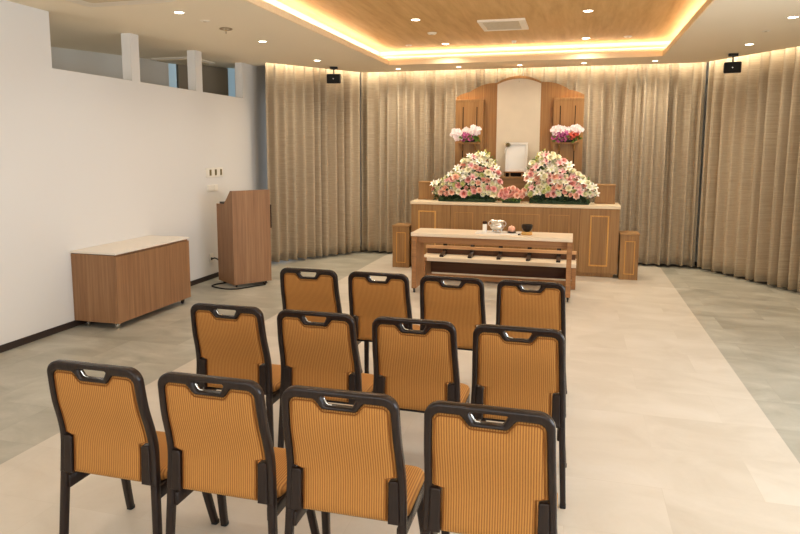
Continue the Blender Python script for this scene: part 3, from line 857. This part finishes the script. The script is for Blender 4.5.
def mound(label, xc, prof_top, mirror, seed):
    """flower mound on the counter; prof_top: outline height over x (local, mirrored when asked)"""
    r = random.Random(seed)
    T = thing('flower_arrangement', label, 'flowers', (xc, 8.94, .945), 0, 'large flower mounds on the altar')
    m = -1 if mirror else 1
    x0, x1 = prof_top[0][0], prof_top[-1][0]
    def top(x): return interp(prof_top, x)
    b = MB(); xs_ = sorted((m * (x0 + .10), m * (x1 - .07)))
    b.box(xs_[0], xs_[1], -.15, .10, 0, .055, .01)
    L = []
    for k in range(9):      # soaked-foam core under the blooms
        x = x0 + .14 + (x1 - x0 - .26) * k / 8; h = max(top(x) - .12, .07)
        L.append([(m * x, -.10, .05), (m * x, -.07, .05 + (h - .05) * .55), (m * x, .01, h), (m * x, .07, h), (m * x, .09, .05)])
    b.loft(L)
    b.build('foam_base', M['leaf'], T)
    pts = []
    tries = 0
    def surf(u, v):
        x = x0 + (x1 - x0) * u; h = top(x); z = .105 + v * (h - .125)
        k = z / max(h, .1)
        d = .17 * sqrt(max(0, 1 - (k * .95) ** 2)) * (1 - .45 * abs(2 * u - 1) ** 3)
        return Vector((m * x, -d, z)), Vector((m * (2 * u - 1) * .7, -1, .25 + .9 * k))
    while len(pts) < 99 and tries < 6000:
        tries += 1
        p, n = surf(r.random(), r.random() ** .85)
        if p.z > top(m * p.x) - .01: continue
        if all((p - q).length > .060 for q, _ in pts): pts.append((p, n))
    W = dict(mum_white=17, rose_cream=16, lily_white=12, rose_peach=16, carn_pink=12, rose_pink=9, lily_pink=9, mum_green=9)
    for p, n in pts:
        zr = p.z / .7
        ww = dict(W)
        if zr < .3: ww['carn_pink'] += 12; ww['rose_peach'] += 10; ww['rose_pink'] += 5; ww['lily_white'] = 4
        if zr > .5: ww['lily_pink'] += 7; ww['rose_cream'] += 8; ww['lily_white'] += 8; ww['carn_pink'] = 3; ww['rose_peach'] = 5
        kind = r.choices(list(ww), list(ww.values()))[0]
        sc = {'lily': r.uniform(.75, 1.0), 'rose': r.uniform(1.0, 1.35), 'mum': r.uniform(.95, 1.3), 'carn': r.uniform(1.0, 1.3)}[kind.split('_')[0]]
        bloom(kind, T, p + n.normalized() * r.uniform(-.015, .03), n + Vector((r.uniform(-.35, .35), 0, r.uniform(-.3, .3))), sc, r.uniform(0, 6.28))
    b = MB()
    for k in range(330):
        p, n = surf(r.random(), r.random()); p = p * .985 + Vector((0, .004, 0))
        if p.z > top(m * p.x) - .005: continue
        sub = MB(); kk = r.uniform(.6, 1.1)
        for a in range(5): petal(sub, .026 * kk, .024 * kk, .4, 0, a * 1.257 + r.uniform(-.2, .2), r.uniform(.7, 1.1), 3, .15)
        sub.bm.faces.ensure_lookup_table(); mi = r.choice((0, 0, 1, 2, 2))
        for f in sub.bm.faces: f.material_index = mi
        n = n + Vector((r.uniform(-.6, .6), r.uniform(-.2, .2), r.uniform(-.5, .5)))
        bmesh.ops.transform(sub.bm, matrix=Matrix.Translation(p) @ n.normalized().to_track_quat('Z', 'Y').to_matrix().to_4x4(), verts=sub.bm.verts[:]); b.merge(sub.bm)
    o = b.build('small_blossoms', [M['blos_cream'], M['blos_pink'], M['blos_white']], T, 180); o['kind'] = 'stuff'
    # budded lily stems sticking out above
    for k in range(14):
        u = r.uniform(.55, .92) if k < 10 else r.uniform(.1, .5); x = x0 + (x1 - x0) * u
        bloom('bud', T, Vector((m * x, -.02 + r.uniform(-.04, .04), top(x) - r.uniform(.03, .07))), (r.uniform(-.6, .6), r.uniform(-.4, .1), 1), r.uniform(.9, 1.3), 0)
    sp = []
    for k in range(210):
        u, v = r.random(), r.random(); p, n = surf(u, v); sp.append((p * .96 + Vector((0, .015, 0)), n))
    for k in range(46):
        u = r.uniform(.03, .97); x = x0 + (x1 - x0) * u
        sp.append((Vector((m * x, r.uniform(-.08, .02), top(x) - .03)), Vector((m * (2 * u - 1) * 1.2, -.2, 1))))
    leaves(T, sp, M['leaf_light'], 'filler_leaves', .06, .018)
    sp = []
    for k in range(190):
        u = r.uniform(.06, .94); x = x0 + (x1 - x0) * u
        sp.append((Vector((m * x, -.15 + r.uniform(-.01, .05), r.uniform(.03, .085))), Vector((r.uniform(-.6, .6), -.9, r.uniform(-.12, .3)))))
    leaves(T, sp, M['leaf'], 'skirt_leaves', .055, .02)
    return T
# outline of the mound over local x (towards the middle is +): height above the counter
prof_top = [(-.485, .13), (-.45, .24), (-.36, .32), (-.24, .39), (-.14, .44), (-.08, .56), (.02, .62), (.13, .68), (.22, .71), (.30, .64), (.38, .52), (.44, .42), (.455, .22), (.465, .10)]
mound('large pink and cream flower mound on the left of the altar counter', -1.47, prof_top, False, 5)
mound('large pink and cream flower mound on the right of the altar counter', -.205, prof_top, True, 17)

T = thing('carnation_arrangement', 'low bunch of salmon pink carnations between the two big flower mounds', 'flowers', (-.842, 8.81, .945))
b = MB(); b.box(-.12, .12, -.05, .03, 0, .06, .01); b.build('foam_base', M['leaf'], T)
pts = []; r = random.Random(4)
for _ in range(900):
    u = r.uniform(-1, 1); v = r.random(); h = .20 * (1 - .25 * u * u)
    z = .075 + v * (h - .075); p = Vector((u * .145, -.07 * sqrt(max(0, 1 - (z / .24) ** 2)), z))
    if all((p - q).length > .043 for q in pts): pts.append(p)
for p in pts:
    bloom(r.choice(['carn_pink', 'carn_pink', 'rose_peach', 'rose_pink', 'carn_pink']), T, p, (p.x * 3, -1, .3 + p.z * 3), r.uniform(1.0, 1.2), r.uniform(0, 6))
leaves(T, [(Vector((r.uniform(-.14, .14), -.06, r.uniform(.03, .06))), Vector((r.uniform(-1, 1), -1, r.uniform(0, .5)))) for _ in range(40)], M['leaf_light'], 'skirt_leaves', .045, .018)

def orchids(label, xc, spec, seed):
    r = random.Random(seed)
    T = thing('orchid_arrangement', label, 'flowers', (xc, 9.12, 1.7655), 0, 'orchid bouquets on the shelves')
    b = MB(); b.lathe([(.05, 0), (.07, .01), (.075, .05), (.065, .052), (0, .045)], n=20, mat=Matrix.Diagonal((1.6, .8, 1, 1))); b.build('dish', M['bronze'], T, True)
    for kind, x, z, w, h, n in spec:
        pts = []
        for _ in range(600):
            if len(pts) >= n: break
            a = r.uniform(0, 2 * pi); q = sqrt(r.random()); u, v = q * cos(a), q * sin(a)
            p = Vector((x + w * u, -.05 - .045 * sqrt(max(0, 1 - q * q)), z + h * v))
            if all((p - k).length > .034 for k in pts): pts.append(p)
        for p in pts:
            bloom(kind, T, p, (p.x - x, -.16, (p.z - z) + .04), r.uniform(.85, 1.1), r.uniform(-.5, .5))
    leaves(T, [(Vector((r.uniform(-.15, .15), -.06, r.uniform(.02, .07))), Vector((r.uniform(-1, 1), -.9, r.uniform(-.2, .9)))) for _ in range(34)], M['leaf_light'], 'leaves', .075, .03)
    return T
orchids('white and magenta orchid bouquet on the left wing shelf of the altar', -1.475,
        [('orchid_white', -.16, .115, .08, .07, 9), ('orchid_white', .04, .155, .11, .06, 13), ('orchid_magenta', -.02, .085, .10, .055, 11)], 2)
orchids('white and magenta orchid bouquet on the right wing shelf of the altar', -.145,
        [('orchid_white', -.10, .150, .10, .05, 12), ('orchid_white', .10, .160, .09, .045, 10), ('orchid_magenta', -.06, .095, .115, .075, 16), ('rose_coral', .09, .10, .05, .04, 5)], 6)
for o in PR.values(): bpy.data.objects.remove(o)

# ------------------------------------------------------------------ cabinet by the left wall
T = thing('rolling_cabinet', 'low walnut cabinet with white top on casters against the left wall', 'cabinet', (-4.479, 4.838, 0))
W_, D_ = 1.148, .488
b = MB(); b.box(0, D_ - .02, 0, W_, .0605, .692, .003); b.build('body', M['cab'], T)
b = MB(); b.box(D_ - .018, D_, .002, W_ - .002, .061, .680, .002); b.build('door', M['cab'], T)
b = MB(); b.box(.004, D_ - .022, .004, W_ - .004, .692, .698); b.build('shadow_gap', M['dark_gap'], T)
b = MB(); b.box(0, D_ + .003, -.006, W_ + .006, .698, .717, .003); b.build('top', M['white_top'], T, label='white laminate top')
for x in (.11, D_ - .06):
    for y in (.06, W_ - .07):
        b = MB(); b.lathe([(.018, -.010), (.025, -.007), (.025, .007), (.018, .010)], (x, y, .025), 16, Matrix.Rotation(pi / 2, 4, 'Y'))
        b.box(x - .016, x + .016, y - .014, y + .014, .03, .0552)
        b.build('caster', M['chrome'] if y < .5 else M['black'], T, True)

# ------------------------------------------------------------------ lectern
ang = radians(54.5)
T = thing('lectern', 'tall walnut lectern with sloped top on casters near the left corner', 'lectern', (-3.905, 6.752, 0), ang)
# local x runs along the broad front panel, local y back towards the speaker
LW, LD = .495, .45
sp = [(0, .035), (LD, .035), (LD, .99), (.235, .995), (.05, 1.165), (0, 1.165)]
for x0 in (0, LW - .02):
    b = MB(); b.prism(sp, .02, 'x', x0); b.build('side_panel', M['cab'], T)
b = MB(); b.box(.02, LW - .02, 0, .02, .035, 1.165); b.build('front_panel', M['cab'], T)
b = MB(); b.box(.02, LW - .02, .02, .05, 1.145, 1.165); b.build('top_rail', M['cab'], T)
b = MB(); b.prism([(.05, 1.11), (.23, .965), (LD - .01, .955), (LD - .01, .935), (.22, .945), (.05, 1.09)], LW - .04, 'x', .02); b.build('desk_top', M['dark_gap'], T, label='dark writing surface')
b = MB(); b.box(.03, LW - .03, .27, LD - .02, .95, 1.014, .004); b.build('microphone_box', M['black'], T, label='black box on the desk')
for z in (.09, .5): 
    b = MB(); b.box(.02, LW - .02, .02, LD - .03, z, z + .018); b.build('shelf', M['cab'], T)
b = MB(); b.box(LW, LW + .03, .02, .06, .69, .98, .004); b.build('handle', M['dark_gap'], T)
for x in (.05, LW - .05):
    for y in (.05, LD - .05):
        b = MB(); b.lathe([(.014, -.009), (.0175, -.006), (.0175, .006), (.014, .009)], (x, y, .0175), 14, Matrix.Rotation(pi / 2, 4, 'Y')); b.box(x - .01, x + .01, y - .01, y + .01, .02, .036)
        b.build('caster', M['black'], T, True)
# cable on the floor and up to the outlet
pts = [(-4.462, 7.19, .26), (-4.44, 7.23, .262), (-4.41, 7.30, .20), (-4.39, 7.34, .08), (-4.37, 7.33, .009), (-4.25, 7.22, .009), (-4.17, 7.06, .009), (-4.17, 6.96, .009), (-4.22, 6.86, .009), (-4.215, 6.765, .009), (-4.15, 6.715, .009), (-4.04, 6.675, .009), (-3.93, 6.66, .009), (-3.83, 6.705, .009), (-3.77, 6.80, .009), (-3.70, 6.93, .009), (-3.64, 7.03, .009), (-3.70, 7.10, .009)]
tab = [[(i, p[k]) for i, p in enumerate(pts)] for k in range(3)]
o = MB().tube([tuple(smoothint(tab[k], i / 5) for k in range(3)) for i in range(5 * (len(pts) - 1) + 1)], .008, 8).build('power_cable', M['rubber'], None, True)
tag(o, 'black power cable looping on the floor in front of the lectern', 'cable')

def plate(name, label, cat, y0, y1, z0, z1, extra):
    T = thing(name, label, cat, (XL - .0008, (y0 + y1) / 2, z0))
    b = MB(); h = (y1 - y0) / 2; b.box(0, .009, -h, h, 0, z1 - z0, .003); b.build('cover_plate', M['plate'], T)
    for nm, a, c, d, e, m in extra:
        b = MB(); b.box(.009, .014, a, c, d, e, .001); b.build(nm, m, T)
    return T
plate('light_switch', 'white wall switch plate with three dark switches, left wall above the lectern', 'light switch', 7.13, 7.53, 1.30, 1.42,
      [('rocker', -.125, -.085, .022, .098, M['switch']), ('rocker', .0, .04, .022, .098, M['switch']), ('rocker', .125, .165, .022, .098, M['switch'])])
plate('control_panel', 'blank white control box below the switch plate on the left wall', 'control box', 7.145, 7.39, 1.12, 1.205, [('cover', -.105, .02, .01, .075, M['plate']), ('cover', .03, .11, .01, .075, M['plate'])])
plate('wall_outlet', 'white wall outlet with a black plug, low behind the lectern', 'outlet', 7.15, 7.24, .215, .33, [('plug', -.025, .005, .03, .062, M['rubber'])])

# ------------------------------------------------------------------ speakers
def speaker(x, y, rz, label, tilt):
    T = thing('ceiling_speaker', label, 'speaker', (x, y, CZ), rz, 'ceiling speakers')
    b = MB(); b.box(-.055, .055, -.05, .05, -.034, -.0005, .004); b.build('ceiling_plate', M['black'], T)
    b = MB(); b.tube([(0, 0, -.03), (0, 0, -.10)], .009, 10); b.build('stem', M['black'], T, True)
    R = Matrix.Translation((0, 0, -.165)) @ Matrix.Rotation(tilt, 4, 'X')
    b = MB(); b.box(-.097, .097, -.06, .075, -.068, .068, .012, R); o = b.build('cabinet', M['black'], T, 40)
    b = MB(); b.box(-.088, .088, -.064, -.059, -.06, .06, .002, R); b.build('grille', M['rubber'], o)
    b = MB(); b.lathe([(0, -.066), (.007, -.0655), (.0075, -.063), (.0075, -.06), (0, -.06)], n=14, mat=R @ Matrix.Rotation(0, 4, 'X') @ Matrix.Rotation(pi / 2, 4, 'X') @ Matrix.Diagonal((1, 1, -1, 1)))
    b.build('badge', M['silver'], o, True)
speaker(-3.43, 8.87, radians(14), 'small black loudspeaker hanging from the ceiling on the left', radians(6))
speaker(1.80, 8.85, radians(-10), 'small black loudspeaker hanging from the ceiling on the right', radians(6))

# ------------------------------------------------------------------ ceiling fixtures
lamps = []
def downlight(x, y, z, label, r=.047, group='round ceiling downlights'):
    T = thing('downlight', label, 'ceiling light', (x, y, z), 0, group)
    b = MB(); b.lathe([(r + .006, -.0005), (r + .006, -.003), (r, -.005), (r - .006, -.003), (r - .007, -.0006)], n=28); b.build('rim', M['plate'], T, True)
    b = MB(); b.lathe([(0, -.002), (r - .007, -.002), (r - .007, -.0008), (0, -.0008)], n=28); b.build('diffuser', M['lamp'], T, True)
    lamps.append((x, y, z))
for i, y in enumerate((5.07, 6.62, 8.17)):
    downlight(-3.395, y, CZ, 'round downlight above the left wall, %s from the viewer' % ('nearest', 'second', 'farthest')[i])
for i, y in enumerate((6.60, 8.12)):
    downlight(1.807, y, CZ, 'round downlight near the right edge of the ceiling, %s' % ('nearer to the viewer', 'just before the right speaker')[i])
for i, x in enumerate((-2.58, -1.68, -.82, .045, .95)):
    downlight(x, 9.285, CZ, 'small round downlight in the strip before the back curtain, %s from the left' % ('first', 'second', 'third', 'fourth', 'fifth')[i], .04)
for x, sd in ((-1.735, 'left'), (.054, 'right')):
    for y, n in ((6.94, 'nearer'), (8.575, 'farther')):
        downlight(x, y, 3.05, 'round downlight in the wooden ceiling recess, %s one of the %s pair' % (n, sd), .05)
def disc(x, y, z, label, name, cat, r, h, mat):
    T = thing(name, label, cat, (x, y, z))
    b = MB(); b.lathe([(r, -.0004), (r, -h * .4), (r * .8, -h), (0, -h)], n=28); b.build('housing', mat, T, True)
    b = MB(); b.lathe([(r * .35, -h), (r * .33, -h - .004), (0, -h - .005)], n=16); b.build('sensor_cap', M['grille_dark'], T, True)
    return T
disc(-3.38, 5.45, CZ, 'flat white ceiling disc between the nearest left downlight and the sprinkler', 'ceiling_sensor', 'sensor', .045, .006, M['grille'])
disc(1.763, 7.283, CZ, 'flat white ceiling disc near the right speaker', 'ceiling_sensor', 'sensor', .04, .005, M['grille'])
disc(-1.731, 7.739, 3.05, 'round white smoke detector in the left part of the wooden recess', 'smoke_detector', 'smoke detector', .055, .02, M['grille'])
disc(-2.233, 8.56, 3.05, 'small white disc at the far left corner of the wooden recess', 'ceiling_sensor', 'sensor', .045, .01, M['grille'])
disc(.55, 8.56, 3.05, 'small white disc at the far right corner of the wooden recess', 'ceiling_sensor', 'sensor', .05, .012, M['grille'])
disc(-.834, 8.548, 3.05, 'small white sprinkler head in the middle of the recess before the altar', 'ceiling_sprinkler', 'sprinkler', .03, .03, M['plate'])
T = thing('ceiling_sprinkler', 'sprinkler with a round ring and thin stem above the left wall', 'sprinkler', (-3.387, 5.836, CZ))
b = MB(); b.tube([(.058 * cos(2 * pi * k / 28), .058 * sin(2 * pi * k / 28), -.0065) for k in range(28)], .006, 6, True); b.build('ring', M['ring'], T, True)
b = MB(); b.lathe([(.03, -.0004), (.03, -.004), (0, -.004)], n=20); b.build('base', M['grille'], T, True)
b = MB(); b.tube([(0, 0, -.003), (0, 0, -.05)], .005, 8); b.build('stem', M['ring'], T, True)
T = thing('air_vent', 'rectangular white air vent in the wooden ceiling recess', 'vent', (-.842, 7.41, 3.05))
b = MB(); w, d, t_ = .255, .285, .045
for q in ((-w, w, -d, -d + t_), (-w, w, d - t_, d), (-w, -w + t_, -d + t_, d - t_), (w - t_ * 1.6, w, -d + t_, d - t_)): b.box(*q, -.022, -.0005, .002)
b.build('frame', M['grille'], T)
b = MB(); b.box(-w + t_, w - t_, -d + t_, d - t_, -.006, -.001)
for k in range(14):
    y = -d + t_ + .012 + k * (2 * d - 2 * t_ - .024) / 13; b.box(-w + t_, w - t_, y - .005, y + .005, -.018, -.006)
b.build('louvre', M['grille_dark'], T)
T = thing('ceiling_air_conditioner', 'flat white ceiling air conditioner cassette at the top left edge', 'air conditioner', (-3.52, 4.20, CZ))
b = MB(); b.loft([[(x, y, z) for x, y in rrect(.86 - 2 * i, .86 - 2 * i, .06, 6)] for i, z in ((0, -.0005), (0, -.012), (.03, -.028))]); b.build('panel', M['grille'], T, 50)
b = MB(); b.loft([[(x, y, z) for x, y in rrect(.5, .5, .03, 6)] for z in (-.034, -.028)]); b.build('intake_grille', M['grille_dark'], T)
T = thing('ceiling_air_conditioner', 'ceiling cassette of the next room, seen behind the second post', 'air conditioner', (-5.15, 7.75, CZ))
b = MB(); b.loft([[(x, y, z) for x, y in rrect(.62 - 2 * i, .62 - 2 * i, .05, 6)] for i, z in ((0, -.0005), (0, -.010), (.02, -.02))]); b.build('panel', M['grille'], T, 50)
b = MB(); b.loft([[(x, y, z) for x, y in rrect(.5, .5, .03, 6)] for z in (-.026, -.02)]); b.build('intake_grille', M['grille_dark'], T)

# ------------------------------------------------------------------ lights
def light(kind, name, loc, energy, color, **kw):
    l = bpy.data.lights.new(name, kind); l.energy = energy; l.color = color
    rot = kw.pop('rot', None)
    for k, v in kw.items(): setattr(l, k, v)
    o = bpy.data.objects.new(name, l); COL.objects.link(o); o.location = loc
    if rot: o.rotation_euler = rot
    return o
WARM = (1, .87, .66); LAMP = (1, .91, .74)
E_DOWN, E_COVE, E_SLOT, E_DAY, E_FRONT_FILL = 10.5, 2.5, 6.5, 125, 105
allspots = list(lamps)
for y in (3.52, 1.97, .4, -1.2): allspots += [(-3.395, y, CZ), (1.807, y, CZ)]
for y in (5.3, 3.65, 2.0): allspots += [(-1.735, y, 3.05), (.054, y, 3.05)]
for x in (-2.2, -.8, .6): allspots += [(x, .3, CZ), (x, -1.4, CZ)]
for x, y, z in allspots:
    e = E_DOWN * interp([(0, .4), (4, .6), (6, .9), (8, 1.35), (9, 1.45)], y)
    light('SPOT', 'downlight_lamp', (x, y, z - .02), e * pi, tuple(p + (q - p) * interp([(4, 0), (8.5, 1)], y) for p, q in zip((1, .97, .92), (1, .90, .73))), spot_size=radians(150), spot_blend=1, shadow_soft_size=.045)
# cove strips lie on the ledge behind the fascia and shine up and in
def strip(p, q, up, energy, color, w=.03):
    p, q = Vector(p), Vector(q); d = (q - p); L = d.length; d.normalize()
    z = -Vector(up).normalized(); x = d; y = z.cross(x)
    o = light('AREA', 'led_strip_light', (p + q) / 2, energy * L, color, shape='RECTANGLE', size=L, size_y=w)
    o.matrix_world = Matrix.Translation((p + q) / 2) @ Matrix((x, y, z)).transposed().to_4x4()
    return o
zc = CZ + .095; k = .105
strip((RX0 - k, RY0, zc), (RX0 - k, RY1 + k, zc), (.12, 0, 1), E_COVE, WARM)
strip((RX1 + k, RY0, zc), (RX1 + k, RY1 + k, zc), (-.12, 0, 1), E_COVE, WARM)
strip((RX0 - k, RY1 + k, zc), (RX1 + k, RY1 + k, zc), (0, -.12, 1), E_COVE, WARM)
strip((RX0 - k, RY0 - k, zc), (RX1 + k, RY0 - k, zc), (0, .12, 1), E_COVE, WARM)
# curtain slot strips
so = .075
for p, q in (((-4.19, 8.23), (-3.235, 9.66)), ((-3.2, 9.66), (1.57, 9.66)), ((1.61, 9.66), (2.545, 8.2))):
    n = (Vector(q) - Vector(p)).normalized(); n = Vector((-n.y, n.x, 0))
    strip((*p, 2.93), (*q, 2.93), n * .55 + Vector((0, 0, -1)), E_SLOT, (1, .89, .69), .025)
for a, c in wins:
    light('AREA', 'daylight', (XR + .3, (a + c) / 2, (zb + zt) / 2), E_DAY, (.84, .92, 1), shape='RECTANGLE', size=c - a, size_y=zt - zb, rot=(0, radians(90), 0)).rotation_euler = (radians(90), 0, radians(90))
light('AREA', 'daylight', ((fw[0] + fw[1]) / 2, YF - .25, (fw[2] + fw[3]) / 2), E_FRONT_FILL, (1, .975, .94), shape='RECTANGLE', size=fw[1] - fw[0], size_y=fw[3] - fw[2], rot=(radians(90), 0, 0))  # added fill light through the unseen window behind the camera
light('AREA', 'daylight_next_room', (-6.0, .5, 1.5), 55, (1, .95, .88), shape='RECTANGLE', size=2.4, size_y=1.6, rot=(radians(90), 0, 0))  # bare area light added to brighten the next room
light('AREA', 'daylight_corner', (-4.68, 9.6, 1.4), 3.6, (.86, .93, 1), shape='RECTANGLE', size=.4, size_y=2.2, rot=(radians(90), 0, radians(180)))

W = bpy.data.worlds.new('world'); S.world = W; W.use_nodes = True
W.node_tree.nodes['Background'].inputs[0].default_value = (.75, .85, 1, 1)
W.node_tree.nodes['Background'].inputs[1].default_value = .5

# ------------------------------------------------------------------ camera
yaw, pitch, roll = radians(15.3216), radians(7.01365), radians(.20603)
fwd = Vector((-sin(yaw) * cos(pitch), cos(yaw) * cos(pitch), -sin(pitch)))
rt = Vector((cos(yaw), sin(yaw), 0)); up = rt.cross(fwd)
r2 = cos(roll) * rt + sin(roll) * up; u2 = -sin(roll) * rt + cos(roll) * up
cam = bpy.data.cameras.new('camera'); co = bpy.data.objects.new('camera', cam); COL.objects.link(co)
co.matrix_world = Matrix.Translation((0, 0, 1.65)) @ Matrix((r2, u2, -fwd)).transposed().to_4x4()
cam.sensor_width = 36; cam.sensor_fit = 'HORIZONTAL'; cam.lens = 641.43 * 36 / 800
cam.shift_y = (229.13 - 267) / 800
cam.clip_start = .05; cam.clip_end = 100
S.camera = co
S.view_settings.view_transform = 'Standard'; S.view_settings.look = 'None'
S.view_settings.gamma = 1; S.view_settings.use_curve_mapping = False
S.view_settings.exposure = .17
S.cycles.use_denoising = True
S.cycles.max_bounces = 8; S.cycles.diffuse_bounces = 5
S.cycles.sample_clamp_indirect = 6
